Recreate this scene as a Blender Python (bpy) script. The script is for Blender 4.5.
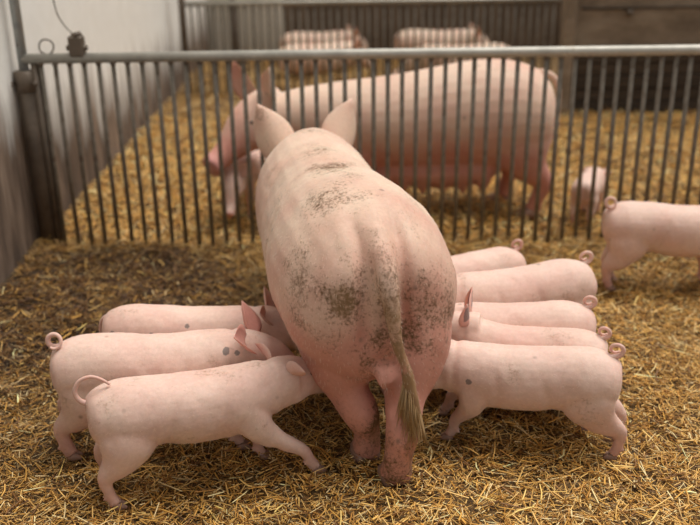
import bpy, bmesh, math, random
import numpy as np
from mathutils import Vector, Matrix

for o in list(bpy.data.objects):
    bpy.data.objects.remove(o, do_unlink=True)
scene = bpy.context.scene
C = scene.collection
random.seed(4)
rng = np.random.default_rng(4)

# ------------------------------------------------------------------ camera
F_PX, CAM_H, PITCH, ROLL = 900.0, 1.70, math.radians(21.8), math.radians(0.8)
cam_d = bpy.data.cameras.new('camera')
cam = bpy.data.objects.new('camera', cam_d)
C.objects.link(cam)
cam_d.sensor_fit = 'HORIZONTAL'
cam_d.sensor_width = 36.0
cam_d.lens = F_PX / 700.0 * 36.0
cam_d.clip_start = 0.05
cam_d.clip_end = 200
fw = Vector((0, math.cos(PITCH), -math.sin(PITCH)))
u0 = Vector((0, math.sin(PITCH), math.cos(PITCH)))
x0 = Vector((1, 0, 0))
rt = math.cos(ROLL) * x0 - math.sin(ROLL) * u0
upv = math.sin(ROLL) * x0 + math.cos(ROLL) * u0
m = Matrix((rt, upv, -fw)).transposed().to_4x4()
m.translation = Vector((0, 0, CAM_H))
cam.matrix_world = m
cam_d.dof.use_dof = True
cam_d.dof.focus_distance = 2.75
cam_d.dof.aperture_fstop = 1.7
scene.camera = cam

# ------------------------------------------------------------------ light
world = bpy.data.worlds.new('overcast_sky')
scene.world = world
world.use_nodes = True
wn = world.node_tree
wn.nodes.clear()
wo = wn.nodes.new('ShaderNodeOutputWorld')
wb = wn.nodes.new('ShaderNodeBackground')
wb.inputs['Color'].default_value = (1.0, 0.965, 0.91, 1)
wb.inputs['Strength'].default_value = 0.40
wn.links.new(wb.outputs[0], wo.inputs[0])
sun_d = bpy.data.lights.new('daylight', 'SUN')
sun_d.energy = 3.3
sun_d.angle = math.radians(40)
sun_d.color = (1.0, 0.96, 0.90)
sun = bpy.data.objects.new('daylight', sun_d)
C.objects.link(sun)
# light falls steeply, from behind the pens and a little from the right
sun.rotation_euler = Vector((-0.34, -0.16, -1.0)).to_track_quat('-Z', 'Y').to_euler()

vs = scene.view_settings
vs.view_transform = 'Standard'
vs.look = 'None'
vs.gamma = 1
vs.use_curve_mapping = False
vs.exposure = 0.09


# ------------------------------------------------------------------ helpers
def tag(o, label=None, cat=None, group=None, kind=None):
    if label: o['label'] = label
    if cat: o['category'] = cat
    if group: o['group'] = group
    if kind: o['kind'] = kind
    return o


def link(name, mesh, mat=None, parent=None):
    o = bpy.data.objects.new(name, mesh)
    C.objects.link(o)
    if mat is not None and not mesh.materials:
        mesh.materials.append(mat)
    if parent is not None:
        o.parent = parent
    return o


def empty(name, loc=(0, 0, 0), rz=0.0):
    o = bpy.data.objects.new(name, None)
    C.objects.link(o)
    o.location = loc
    o.rotation_euler = (0, 0, rz)
    o.empty_display_size = 0.1
    return o


class MB:
    """collects verts and faces of one mesh"""
    def __init__(self):
        self.v, self.f = [], []

    def ring_loft(self, rings, cap=True, closed=False):
        b = len(self.v)
        n = len(rings[0])
        for r in rings:
            self.v.extend([tuple(p) for p in r])
        k = len(rings)
        for i in range(k if closed else k - 1):
            j = (i + 1) % k
            for a in range(n):
                c = (a + 1) % n
                self.f.append((b + i * n + a, b + i * n + c, b + j * n + c, b + j * n + a))
        if cap and not closed:
            self.f.append(tuple(b + a for a in reversed(range(n))))
            self.f.append(tuple(b + (k - 1) * n + a for a in range(n)))

    def tube(self, pts, radii, n=10, rh=None, side=None, closed=False, cap=True):
        """tube along pts; radii = half width along 'side', rh = other half size"""
        pts = [Vector(p) for p in pts]
        if not isinstance(radii, (list, tuple)): radii = [radii] * len(pts)
        if rh is None: rh = radii
        elif not isinstance(rh, (list, tuple)): rh = [rh] * len(pts)
        rings = []
        k = len(pts)
        prev = None
        for i, p in enumerate(pts):
            a = pts[(i - 1) % k] if (closed or i > 0) else pts[i]
            c = pts[(i + 1) % k] if (closed or i < k - 1) else pts[i]
            t = (c - a).normalized()
            if side is not None:
                s = Vector(side)
                s = (s - t * s.dot(t)).normalized()
            elif prev is None:
                s = t.orthogonal().normalized()
            else:
                s = (prev - t * prev.dot(t)).normalized()
            prev = s
            u = t.cross(s).normalized()
            rings.append([p + s * (radii[i] * math.cos(q)) + u * (rh[i] * math.sin(q))
                          for q in [2 * math.pi * j / n for j in range(n)]])
        self.ring_loft(rings, cap=cap, closed=closed)

    def box(self, lo, hi):
        b = len(self.v)
        for z in (lo[2], hi[2]):
            for y in (lo[1], hi[1]):
                for x in (lo[0], hi[0]):
                    self.v.append((x, y, z))
        for q in ((0, 2, 3, 1), (4, 5, 7, 6), (0, 1, 5, 4), (2, 6, 7, 3), (0, 4, 6, 2), (1, 3, 7, 5)):
            self.f.append(tuple(b + i for i in q))

    def mesh(self, name, smooth=True):
        me = bpy.data.meshes.new(name)
        me.from_pydata(self.v, [], self.f)
        me.update()
        bm = bmesh.new()
        bm.from_mesh(me)
        bmesh.ops.recalc_face_normals(bm, faces=bm.faces)
        bm.to_mesh(me)
        bm.free()
        if smooth:
            me.polygons.foreach_set('use_smooth', [True] * len(me.polygons))
        return me

    def build(self, name, mat, parent=None, smooth=True):
        return link(name, self.mesh(name, smooth), mat, parent)


def bevel_box(lo, hi, w, name):
    mb = MB()
    mb.box(lo, hi)
    me = mb.mesh(name, smooth=False)
    bm = bmesh.new()
    bm.from_mesh(me)
    bmesh.ops.bevel(bm, geom=list(bm.edges), offset=w, segments=1, affect='EDGES')
    bm.to_mesh(me)
    bm.free()
    return me


def catmull(pts, n):
    pts = [Vector(p) for p in pts]
    out = []
    k = len(pts)
    for i in range(k - 1):
        p0 = pts[max(i - 1, 0)]; p1 = pts[i]; p2 = pts[i + 1]; p3 = pts[min(i + 2, k - 1)]
        for j in range(n):
            t = j / n
            out.append(0.5 * ((2 * p1) + (-p0 + p2) * t + (2 * p0 - 5 * p1 + 4 * p2 - p3) * t * t
                              + (-p0 + 3 * p1 - 3 * p2 + p3) * t ** 3))
    out.append(pts[-1])
    return out


# smooth value noise for numpy arrays
_perm = rng.random((64, 64, 8)).astype(np.float64)


def vnoise(x, y, z=None, ch=0):
    def lat(ix, iy, iz):
        return _perm[(ix * 7 + iz * 13) % 64, (iy * 5 + iz * 29 + ix) % 64, (ch + iz) % 8]
    if z is None: z = np.zeros_like(x)
    ix, iy, iz = np.floor(x).astype(int), np.floor(y).astype(int), np.floor(z).astype(int)
    fx, fy, fz = x - ix, y - iy, z - iz
    fx = fx * fx * (3 - 2 * fx); fy = fy * fy * (3 - 2 * fy); fz = fz * fz * (3 - 2 * fz)
    r = 0
    for dx in (0, 1):
        for dy in (0, 1):
            for dz in (0, 1):
                w = (fx if dx else 1 - fx) * (fy if dy else 1 - fy) * (fz if dz else 1 - fz)
                r = r + w * lat(ix + dx, iy + dy, iz + dz)
    return r


def sstep(a, b, x):
    t = np.clip((x - a) / (b - a), 0, 1)
    return t * t * (3 - 2 * t)


# ------------------------------------------------------------------ materials
def new_mat(name):
    mt = bpy.data.materials.new(name)
    mt.use_nodes = True
    nt = mt.node_tree
    bs = nt.nodes['Principled BSDF']
    return mt, nt, bs


def N(nt, t, **kw):
    n = nt.nodes.new(t)
    for k, v in kw.items():
        if k in n.inputs: n.inputs[k].default_value = v
        else: setattr(n, k, v)
    return n


def ramp(nt, src, stops):
    r = nt.nodes.new('ShaderNodeValToRGB')
    el = r.color_ramp.elements
    while len(el) < len(stops): el.new(0.5)
    for e, (p, c) in zip(el, stops):
        e.position = p
        e.color = c if len(c) == 4 else (*c, 1)
    nt.links.new(src, r.inputs[0])
    return r


def mix(nt, fac, a, b, mode='MIX'):
    n = nt.nodes.new('ShaderNodeMix')
    n.data_type = 'RGBA'
    n.blend_type = mode
    for sock, val in ((n.inputs[0], fac), (n.inputs[6], a), (n.inputs[7], b)):
        if hasattr(val, 'is_linked'):
            nt.links.new(val, sock)
        elif isinstance(val, (int, float)):
            sock.default_value = val
        else:
            sock.default_value = (*val, 1) if len(val) == 3 else val
    return n.outputs[2]


def math_n(nt, op, a, b=0.0, clamp=False):
    n = nt.nodes.new('ShaderNodeMath')
    n.operation = op
    n.use_clamp = clamp
    for s, v in zip(n.inputs, (a, b)):
        if hasattr(v, 'is_linked'): nt.links.new(v, s)
        else: s.default_value = v
    return n.outputs[0]


def skin_material(name, base, pink, dirt, grime=0.25, spot_scale=14):
    mt, nt, bs = new_mat(name)
    tc = N(nt, 'ShaderNodeTexCoord')
    at = N(nt, 'ShaderNodeAttribute', attribute_name='skin')
    sep = N(nt, 'ShaderNodeSeparateColor')
    nt.links.new(at.outputs['Color'], sep.inputs[0])
    pinkv, dirtv, nosev = sep.outputs[0], sep.outputs[1], sep.outputs[2]
    oi = N(nt, 'ShaderNodeObjectInfo')
    # offset so that no two animals carry the same blotches
    add = N(nt, 'ShaderNodeVectorMath', operation='ADD')
    sc = N(nt, 'ShaderNodeVectorMath', operation='SCALE')
    comb = N(nt, 'ShaderNodeCombineXYZ', X=17.0, Y=31.0, Z=23.0)
    nt.links.new(comb.outputs[0], sc.inputs[0])
    nt.links.new(oi.outputs['Random'], sc.inputs['Scale'])
    nt.links.new(tc.outputs['Object'], add.inputs[0])
    nt.links.new(sc.outputs[0], add.inputs[1])
    co = add.outputs[0]
    n1 = N(nt, 'ShaderNodeTexNoise', Scale=5.0, Detail=5.0, Roughness=0.55)
    nt.links.new(co, n1.inputs['Vector'])
    f1 = ramp(nt, n1.outputs[0], [(0.40, (0, 0, 0)), (0.68, (1, 1, 1))])
    pf = math_n(nt, 'ADD', math_n(nt, 'MULTIPLY', f1.outputs[0], 0.36), pinkv, True)
    col = mix(nt, pf, base, pink)
    # pale fine mottling of the hair
    n2 = N(nt, 'ShaderNodeTexNoise', Scale=85.0, Detail=4.0, Roughness=0.6)
    nt.links.new(co, n2.inputs['Vector'])
    f2 = ramp(nt, n2.outputs[0], [(0.4, (0.96, 0.95, 0.945)), (0.65, (1.03, 1.03, 1.03))])
    col = mix(nt, 1.0, col, f2.outputs[0], 'MULTIPLY')
    # dirt: scattered specks plus the attribute's soiled places
    n3 = N(nt, 'ShaderNodeTexNoise', Scale=float(spot_scale), Detail=6.0, Roughness=0.62)
    nt.links.new(co, n3.inputs['Vector'])
    n4 = N(nt, 'ShaderNodeTexNoise', Scale=95.0, Detail=5.0, Roughness=0.72)
    nt.links.new(co, n4.inputs['Vector'])
    s = math_n(nt, 'ADD', math_n(nt, 'MULTIPLY', n3.outputs[0], 0.55), math_n(nt, 'MULTIPLY', n4.outputs[0], 0.55))
    s = math_n(nt, 'ADD', s, math_n(nt, 'MULTIPLY', dirtv, 0.24))
    f3 = ramp(nt, s, [(0.665, (0, 0, 0)), (0.80, (1, 1, 1))])
    df = math_n(nt, 'MULTIPLY', f3.outputs[0], math_n(nt, 'ADD', grime, math_n(nt, 'MULTIPLY', dirtv, 1.3), True), True)
    col = mix(nt, df, col, dirt)
    # a thin ochre film where the coat is soiled
    film = math_n(nt, 'MULTIPLY', math_n(nt, 'MULTIPLY', dirtv, n3.outputs[0]), 0.5)
    film = math_n(nt, 'ADD', film, math_n(nt, 'MULTIPLY', math_n(nt, 'SUBTRACT', dirtv, 0.72, True), 2.4), True)
    col = mix(nt, film, col, (0.33, 0.20, 0.10))
    # a few small dark scabs
    vo = N(nt, 'ShaderNodeTexVoronoi', Scale=11.0)
    nt.links.new(co, vo.inputs['Vector'])
    f4 = ramp(nt, vo.outputs['Distance'], [(0.06, (1, 1, 1)), (0.13, (0, 0, 0))])
    sepc = N(nt, 'ShaderNodeSeparateColor')
    nt.links.new(vo.outputs['Color'], sepc.inputs[0])
    rare = ramp(nt, sepc.outputs[0], [(0.80, (0, 0, 0)), (0.84, (1, 1, 1))])
    sf = math_n(nt, 'MULTIPLY', math_n(nt, 'MULTIPLY', f4.outputs[0], rare.outputs[0]), 0.55)
    col = mix(nt, sf, col, (0.20, 0.13, 0.10))
    col = mix(nt, math_n(nt, 'MULTIPLY', nosev, 0.9), col, (0.62, 0.30, 0.27))
    inv = math_n(nt, 'SUBTRACT', 1.0, at.outputs['Alpha'], True)
    ikn = ramp(nt, math_n(nt, 'ADD', inv, math_n(nt, 'MULTIPLY', math_n(nt, 'SUBTRACT', n4.outputs[0], 0.5), 0.8)), [(0.35, (0, 0, 0)), (0.6, (1, 1, 1))])
    col = mix(nt, math_n(nt, 'MULTIPLY', ikn.outputs[0], 0.75), col, (0.13, 0.125, 0.125))
    nt.links.new(col, bs.inputs['Base Color'])
    bs.inputs['Roughness'].default_value = 0.62
    bs.inputs['Specular IOR Level'].default_value = 0.3
    bs.inputs['Subsurface Weight'].default_value = 0.18
    bs.inputs['Subsurface Radius'].default_value = (0.012, 0.005, 0.003)
    bs.inputs['Subsurface Scale'].default_value = 1.0
    bs.inputs['Sheen Weight'].default_value = 0.04
    bs.inputs['Sheen Roughness'].default_value = 0.4
    b1 = N(nt, 'ShaderNodeTexNoise', Scale=160.0, Detail=3.0)
    nt.links.new(co, b1.inputs['Vector'])
    b2 = N(nt, 'ShaderNodeTexNoise', Scale=22.0, Detail=3.0)
    nt.links.new(co, b2.inputs['Vector'])
    hs = math_n(nt, 'ADD', math_n(nt, 'MULTIPLY', b1.outputs[0], 0.4), b2.outputs[0])
    hs = math_n(nt, 'ADD', hs, math_n(nt, 'MULTIPLY', df, 0.8))
    bu = N(nt, 'ShaderNodeBump', Strength=0.22, Distance=0.006)
    nt.links.new(hs, bu.inputs['Height'])
    nt.links.new(bu.outputs[0], bs.inputs['Normal'])
    return mt


MAT = {}
MAT['sow'] = skin_material('sow_skin', (0.76, 0.58, 0.455), (0.59, 0.275, 0.215), (0.10, 0.046, 0.017), 0.30, 9)
MAT['piglet'] = skin_material('piglet_skin', (0.76, 0.555, 0.47), (0.63, 0.31, 0.26), (0.28, 0.155, 0.09), 0.22, 12)


def simple(name, c, rough=0.6, metal=0.0):
    mt, nt, bs = new_mat(name)
    bs.inputs['Base Color'].default_value = (*c, 1)
    bs.inputs['Roughness'].default_value = rough
    bs.inputs['Metallic'].default_value = metal
    return mt


MAT['hoof'] = simple('hoof_horn', (0.33, 0.20, 0.15), 0.55)
MAT['eye'] = simple('eye_dark', (0.03, 0.02, 0.02), 0.15)
MAT['tuft'] = simple('tail_hair', (0.46, 0.31, 0.16), 0.6)
MAT['bristle'] = simple('pale_bristle', (0.80, 0.66, 0.52), 0.5)
MAT['ink'] = simple('grey_blue_ear_mark', (0.16, 0.19, 0.22), 0.6)


def steel_material(name, c1, c2, rust, rust_amt, metal=0.35):
    mt, nt, bs = new_mat(name)
    tc = N(nt, 'ShaderNodeTexCoord')
    n1 = N(nt, 'ShaderNodeTexNoise', Scale=9.0, Detail=6.0, Roughness=0.65)
    nt.links.new(tc.outputs['Object'], n1.inputs['Vector'])
    r1 = ramp(nt, n1.outputs[0], [(0.35, c1), (0.65, c2)])
    n2 = N(nt, 'ShaderNodeTexNoise', Scale=17.0, Detail=8.0, Roughness=0.7)
    nt.links.new(tc.outputs['Object'], n2.inputs['Vector'])
    r2 = ramp(nt, n2.outputs[0], [(0.62 - rust_amt, (0, 0, 0)), (0.75 - rust_amt * 0.5, (1, 1, 1))])
    col = mix(nt, r2.outputs[0], r1.outputs[0], rust)
    nt.links.new(col, bs.inputs['Base Color'])
    bs.inputs['Metallic'].default_value = metal
    bs.inputs['Roughness'].default_value = 0.5
    bu = N(nt, 'ShaderNodeBump', Strength=0.2, Distance=0.003)
    nt.links.new(n2.outputs[0], bu.inputs['Height'])
    nt.links.new(bu.outputs[0], bs.inputs['Normal'])
    return mt


MAT['rail'] = steel_material('galvanised_rail', (0.36, 0.345, 0.305), (0.48, 0.46, 0.41), (0.25, 0.19, 0.12), 0.02)
MAT['bar'] = steel_material('grimy_bar_steel', (0.15, 0.128, 0.10), (0.25, 0.22, 0.18), (0.10, 0.062, 0.036), 0.12)
MAT['pipe'] = steel_material('blue_grey_pipe', (0.22, 0.24, 0.25), (0.42, 0.44, 0.43), (0.12, 0.10, 0.08), 0.04)
MAT['rust'] = steel_material('brown_dirty_steel', (0.10, 0.075, 0.055), (0.15, 0.115, 0.085), (0.07, 0.045, 0.03), 0.1, 0.2)


def wall_material():
    """white limewash above, soiled brown splash zone with runs below"""
    mt, nt, bs = new_mat('limewashed_wall')
    tc = N(nt, 'ShaderNodeTexCoord')
    sep = N(nt, 'ShaderNodeSeparateXYZ')
    nt.links.new(tc.outputs['Object'], sep.inputs[0])
    mp = N(nt, 'ShaderNodeMapping')
    mp.inputs['Scale'].default_value = (5.0, 5.0, 0.7)
    nt.links.new(tc.outputs['Object'], mp.inputs[0])
    n1 = N(nt, 'ShaderNodeTexNoise', Scale=1.6, Detail=6.0, Roughness=0.65)
    nt.links.new(mp.outputs[0], n1.inputs['Vector'])
    n2 = N(nt, 'ShaderNodeTexNoise', Scale=6.0, Detail=8.0, Roughness=0.7)
    nt.links.new(tc.outputs['Object'], n2.inputs['Vector'])
    h = math_n(nt, 'ADD', sep.outputs[2], math_n(nt, 'MULTIPLY', math_n(nt, 'SUBTRACT', n1.outputs[0], 0.5), -1.1))
    nearf = N(nt, 'ShaderNodeMapRange')
    for k_, v_ in (('From Min', 4.3), ('From Max', 6.5), ('To Min', 0.0), ('To Max', 0.32)): nearf.inputs[k_].default_value = v_
    nt.links.new(sep.outputs[1], nearf.inputs['Value'])
    h = math_n(nt, 'ADD', h, nearf.outputs[0])
    r1 = ramp(nt, h, [(0.56, (1, 1, 1)), (0.98, (0, 0, 0))])
    white = ramp(nt, n2.outputs[0], [(0.3, (0.82, 0.80, 0.75)), (0.7, (0.90, 0.885, 0.845))])
    brown = ramp(nt, n1.outputs[0], [(0.34, (0.06, 0.040, 0.028)), (0.50, (0.13, 0.088, 0.062)), (0.72, (0.34, 0.25, 0.185))])
    col = mix(nt, r1.outputs[0], white.outputs[0], brown.outputs[0])
    nt.links.new(col, bs.inputs['Base Color'])
    bs.inputs['Roughness'].default_value = 0.85
    bu = N(nt, 'ShaderNodeBump', Strength=0.4, Distance=0.02)
    nt.links.new(n1.outputs[0], bu.inputs['Height'])
    nt.links.new(bu.outputs[0], bs.inputs['Normal'])
    return mt


def plank_material(name, a, b, c, along=(0.6, 8, 8)):
    mt, nt, bs = new_mat(name)
    tc = N(nt, 'ShaderNodeTexCoord')
    oi = N(nt, 'ShaderNodeObjectInfo')
    mp = N(nt, 'ShaderNodeMapping')
    mp.inputs['Scale'].default_value = along
    nt.links.new(tc.outputs['Object'], mp.inputs[0])
    cb = N(nt, 'ShaderNodeCombineXYZ')
    nt.links.new(math_n(nt, 'MULTIPLY', oi.outputs['Random'], 40.0), cb.inputs[0])
    nt.links.new(cb.outputs[0], mp.inputs['Location'])
    n1 = N(nt, 'ShaderNodeTexNoise', Scale=2.0, Detail=7.0, Roughness=0.7)
    nt.links.new(mp.outputs[0], n1.inputs['Vector'])
    r = ramp(nt, n1.outputs[0], [(0.3, a), (0.5, b), (0.72, c)])
    nt.links.new(r.outputs[0], bs.inputs['Base Color'])
    bs.inputs['Roughness'].default_value = 0.85
    bu = N(nt, 'ShaderNodeBump', Strength=0.4, Distance=0.01)
    nt.links.new(n1.outputs[0], bu.inputs['Height'])
    nt.links.new(bu.outputs[0], bs.inputs['Normal'])
    return mt


MAT['wall'] = wall_material()
MAT['darkplank'] = plank_material('dark_soiled_plank', (0.025, 0.017, 0.011), (0.05, 0.034, 0.022), (0.10, 0.072, 0.05))
MAT['concrete'] = plank_material('grey_brown_concrete', (0.13, 0.095, 0.065), (0.235, 0.18, 0.13), (0.36, 0.295, 0.225), (1.2, 3, 3))
MAT['board'] = plank_material('brown_board', (0.09, 0.062, 0.04), (0.15, 0.105, 0.07), (0.24, 0.18, 0.13), (5, 5, 0.8))
MAT['whitepanel'] = plank_material('off_white_panel', (0.42, 0.38, 0.31), (0.62, 0.58, 0.50), (0.72, 0.69, 0.62), (5, 5, 0.6))


def ground_material():
    mt, nt, bs = new_mat('trodden_straw_bed')
    tc = N(nt, 'ShaderNodeTexCoord')
    at = N(nt, 'ShaderNodeAttribute', attribute_name='soil')
    n1 = N(nt, 'ShaderNodeTexNoise', Scale=55.0, Detail=5.0, Roughness=0.7)
    nt.links.new(tc.outputs['Object'], n1.inputs['Vector'])
    r = ramp(nt, n1.outputs[0], [(0.35, (0.05, 0.028, 0.010)), (0.52, (0.16, 0.09, 0.03)), (0.68, (0.38, 0.225, 0.08))])
    sep = N(nt, 'ShaderNodeSeparateColor')
    nt.links.new(at.outputs['Color'], sep.inputs[0])
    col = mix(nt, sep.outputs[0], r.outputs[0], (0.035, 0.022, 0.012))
    nt.links.new(col, bs.inputs['Base Color'])
    bs.inputs['Roughness'].default_value = 0.9
    bu = N(nt, 'ShaderNodeBump', Strength=0.8, Distance=0.015)
    nt.links.new(n1.outputs[0], bu.inputs['Height'])
    nt.links.new(bu.outputs[0], bs.inputs['Normal'])
    return mt


def straw_material():
    mt, nt, bs = new_mat('straw')
    at = N(nt, 'ShaderNodeAttribute', attribute_name='tone')
    nt.links.new(at.outputs['Color'], bs.inputs['Base Color'])
    bs.inputs['Roughness'].default_value = 0.42
    bs.inputs['Specular IOR Level'].default_value = 0.5
    return mt


MAT['ground'] = ground_material()
MAT['straw'] = straw_material()

# ------------------------------------------------------------------ setting: floor of trodden straw
FENCE_Y = 4.5
WALL_X = -1.66


def ground_h(x, y):
    h = (vnoise(x * 1.9, y * 1.9, ch=1) - 0.5) * 0.05 + (vnoise(x * 6, y * 6, ch=2) - 0.5) * 0.030 \
        + (vnoise(x * 17, y * 17, ch=3) - 0.5) * 0.018
    # a low ridge of kicked-up bedding along the fence and the wall
    h = h + 0.045 * np.exp(-((y - 4.42) / 0.16) ** 2) * vnoise(x * 4, y * 4, ch=4)
    h = h + 0.05 * np.exp(-((x + 1.62) / 0.15) ** 2)
    return h - 0.004


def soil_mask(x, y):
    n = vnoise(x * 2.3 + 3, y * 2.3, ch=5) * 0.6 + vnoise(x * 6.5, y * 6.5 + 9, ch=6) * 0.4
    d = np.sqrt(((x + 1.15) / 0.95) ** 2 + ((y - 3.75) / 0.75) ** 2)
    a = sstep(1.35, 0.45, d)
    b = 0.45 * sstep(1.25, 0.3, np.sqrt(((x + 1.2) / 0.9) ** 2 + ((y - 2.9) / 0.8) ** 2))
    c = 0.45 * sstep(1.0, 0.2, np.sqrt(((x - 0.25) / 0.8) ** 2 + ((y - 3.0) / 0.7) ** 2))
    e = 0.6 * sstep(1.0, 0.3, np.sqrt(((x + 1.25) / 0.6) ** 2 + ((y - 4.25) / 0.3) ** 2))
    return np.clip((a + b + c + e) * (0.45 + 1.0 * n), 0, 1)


gx = np.concatenate([np.arange(-2.0, 2.6, 0.035), np.arange(2.6, 6.01, 0.2)])
gy = np.concatenate([np.arange(0.6, 5.2, 0.035), np.arange(5.2, 12.01, 0.12)])
GX, GY = np.meshgrid(gx, gy)
GZ = ground_h(GX, GY)
nv = GX.size
fl = bpy.data.meshes.new('floor')
idx = np.arange(nv).reshape(GX.shape)
quads = np.stack([idx[:-1, :-1], idx[:-1, 1:], idx[1:, 1:], idx[1:, :-1]], -1).reshape(-1, 4)
fl.from_pydata(np.stack([GX.ravel(), GY.ravel(), GZ.ravel()], -1).tolist(), [], quads.tolist())
fl.update()
sm = soil_mask(GX.ravel(), GY.ravel())
ca = fl.color_attributes.new('soil', 'FLOAT_COLOR', 'POINT')
ca.data.foreach_set('color', np.stack([sm, sm, sm, np.ones_like(sm)], -1).astype(np.float32).ravel())
fl.polygons.foreach_set('use_smooth', [True] * len(fl.polygons))
floor = link('floor', fl, MAT['ground'])
tag(floor, kind='structure')


def straws(name, n, area, lmin, lmax, wmin, wmax, lift, tilt, bright=1.0, seed=1, clump=0.5, bend=True):
    """n single stalks of chopped straw, each a small flattened four-sided stick"""
    r = np.random.default_rng(seed)
    x0_, x1_, y0_, y1_ = area
    x = r.uniform(x0_, x1_, n); y = r.uniform(y0_, y1_, n)
    ln = lmin + (lmax - lmin) * r.random(n) ** 2.2
    w = r.uniform(wmin, wmax, n)
    yaw = r.uniform(0, 2 * np.pi, n)
    pit = r.normal(0, tilt, n)
    z = ground_h(x, y) + 0.003 + lift * r.random(n) ** 1.6 * (1 - clump + 2 * clump * vnoise(x * 9, y * 9, ch=7))
    d = np.stack([np.cos(yaw) * np.cos(pit), np.sin(yaw) * np.cos(pit), np.sin(pit)], -1)
    s = np.stack([-np.sin(yaw), np.cos(yaw), r.normal(0, 0.35, n)], -1)
    s /= np.linalg.norm(s, axis=1, keepdims=True)
    u = np.cross(d, s)
    c = np.stack([x, y, z], -1)
    lift_end = np.maximum(0, np.abs(np.sin(pit)) * ln * 0.5 - 0.012)
    c[:, 2] += lift_end
    bd = (r.normal(0, 0.06, n) * ln)[:, None] if bend else np.zeros((n, 1))
    rings = []
    levels = ((-0.5, 0.75), (0.0, 1.0), (0.5, 0.8)) if bend else ((-0.5, 1.0), (0.5, 0.85))
    for t, k in levels:
        o = c + d * (ln * t)[:, None] + (s * 0.8 + u * 0.6) * bd * (1 - 4 * t * t)
        for a, b in ((1, 0), (0, 0.42), (-1, 0), (0, -0.42)):
            rings.append(o + s * (w * 0.5 * a * k)[:, None] + u * (w * 0.5 * b * k)[:, None])
    V = np.stack(rings, 1).reshape(-1, 3)
    fs = []
    nvs = 4 * len(levels)
    for i in range(0, nvs - 4, 4):
        for a in range(4):
            fs.append([i + a, i + (a + 1) % 4, i + 4 + (a + 1) % 4, i + 4 + a])
    Fq = (np.arange(n)[:, None, None] * nvs + np.array(fs)[None]).reshape(-1, 4)
    me = bpy.data.meshes.new(name)
    me.vertices.add(len(V)); me.vertices.foreach_set('co', V.astype(np.float32).ravel())
    me.loops.add(Fq.size); me.loops.foreach_set('vertex_index', Fq.astype(np.int32).ravel())
    me.polygons.add(len(Fq))
    me.polygons.foreach_set('loop_start', (np.arange(len(Fq)) * 4).astype(np.int32))
    me.polygons.foreach_set('loop_total', np.full(len(Fq), 4, np.int32))
    me.update(calc_edges=True)
    pal = np.array([[0.68, 0.375, 0.085], [0.82, 0.515, 0.165], [0.45, 0.215, 0.042], [0.90, 0.69, 0.35], [0.19, 0.082, 0.02]])
    k = r.choice(5, n, p=[0.30, 0.25, 0.19, 0.13, 0.13])
    col = pal[k] * r.uniform(0.75, 1.15, n)[:, None] * bright
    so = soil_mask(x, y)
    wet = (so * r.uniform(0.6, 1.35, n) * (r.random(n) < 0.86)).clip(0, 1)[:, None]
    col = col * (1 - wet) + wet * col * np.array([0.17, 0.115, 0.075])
    col = np.concatenate([np.clip(col, 0, 1), np.ones((n, 1))], 1).astype(np.float32)
    ca = me.color_attributes.new('tone', 'FLOAT_COLOR', 'POINT')
    ca.data.foreach_set('color', np.repeat(col, nvs, 0).ravel())
    return link(name, me, MAT['straw'])


# ------------------------------------------------------------------ setting: walls
def wall_sheet(name, p0, p1, z0, z1, th, mat):
    """upright slab between two plan points, th thick away from the pen"""
    a = Vector((*p0, 0)); b = Vector((*p1, 0))
    d = (b - a).normalized(); nrm = Vector((-d.y, d.x, 0)) * th
    mb = MB()
    q = [a, b, b + nrm, a + nrm]
    mb.ring_loft([[Vector((v.x, v.y, z)) for v in q] for z in (z0, z1)])
    o = mb.build(name, mat, smooth=False)
    return tag(o, kind='structure')


wall_sheet('wall_left', (WALL_X, 1.0), (WALL_X + 0.02, 11.0), -0.1, 2.6, 0.18, MAT['wall'])

# partition on the right of the far pen: dark horizontal planks with a concrete panel on top
wb_r = wall_sheet('wall_back', (5.2, 7.62), (1.80, 7.62), -0.05, 1.9, -0.14, MAT['concrete'])
for i in range(5):
    z0 = 0.005 + i * 0.108
    me = bevel_box((1.80, -0.025 + 0.006 * (i % 2), z0), (5.1, 0.03, z0 + 0.102), 0.006, 'plank')
    o = link('plank', me, MAT['darkplank'], wb_r)
    o.location = (0, 7.60 - 0.004 * i, 0)
me = bevel_box((1.78, 7.52, -0.05), (1.87, 7.63, 1.9), 0.01, 'end_post')
link('end_post', me, MAT['concrete'], wb_r)
for k, xx in enumerate((2.32, 3.42)):
    mb = MB(); mb.tube([(xx, 7.61, 0.83), (xx, 7.575, 0.83)], 0.028, 10)
    mb.build('bolt', MAT['rust'], wb_r)
me = bevel_box((1.93, 7.60, 0.86), (5.1, 7.63, 0.875), 0.003, 'joint_strip')
link('joint_strip', me, MAT['darkplank'], wb_r)

# wall at the end of the barn: off-white boards on the left, brown ones beyond
wb_f = wall_sheet('wall_end', (5.2, 11.2), (-1.9, 11.2), -0.05, 2.6, -0.15, MAT['board'])
x = -1.80
for i in range(38):
    w = 0.175
    white = i < 6
    me = bevel_box((x, 11.16 - 0.008 * (i % 2), -0.02), (x + w - 0.008, 11.2, 2.5), 0.004, 'board')
    link('board', me, MAT['whitepanel'] if white else MAT['board'], wb_f)
    x += w


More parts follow.
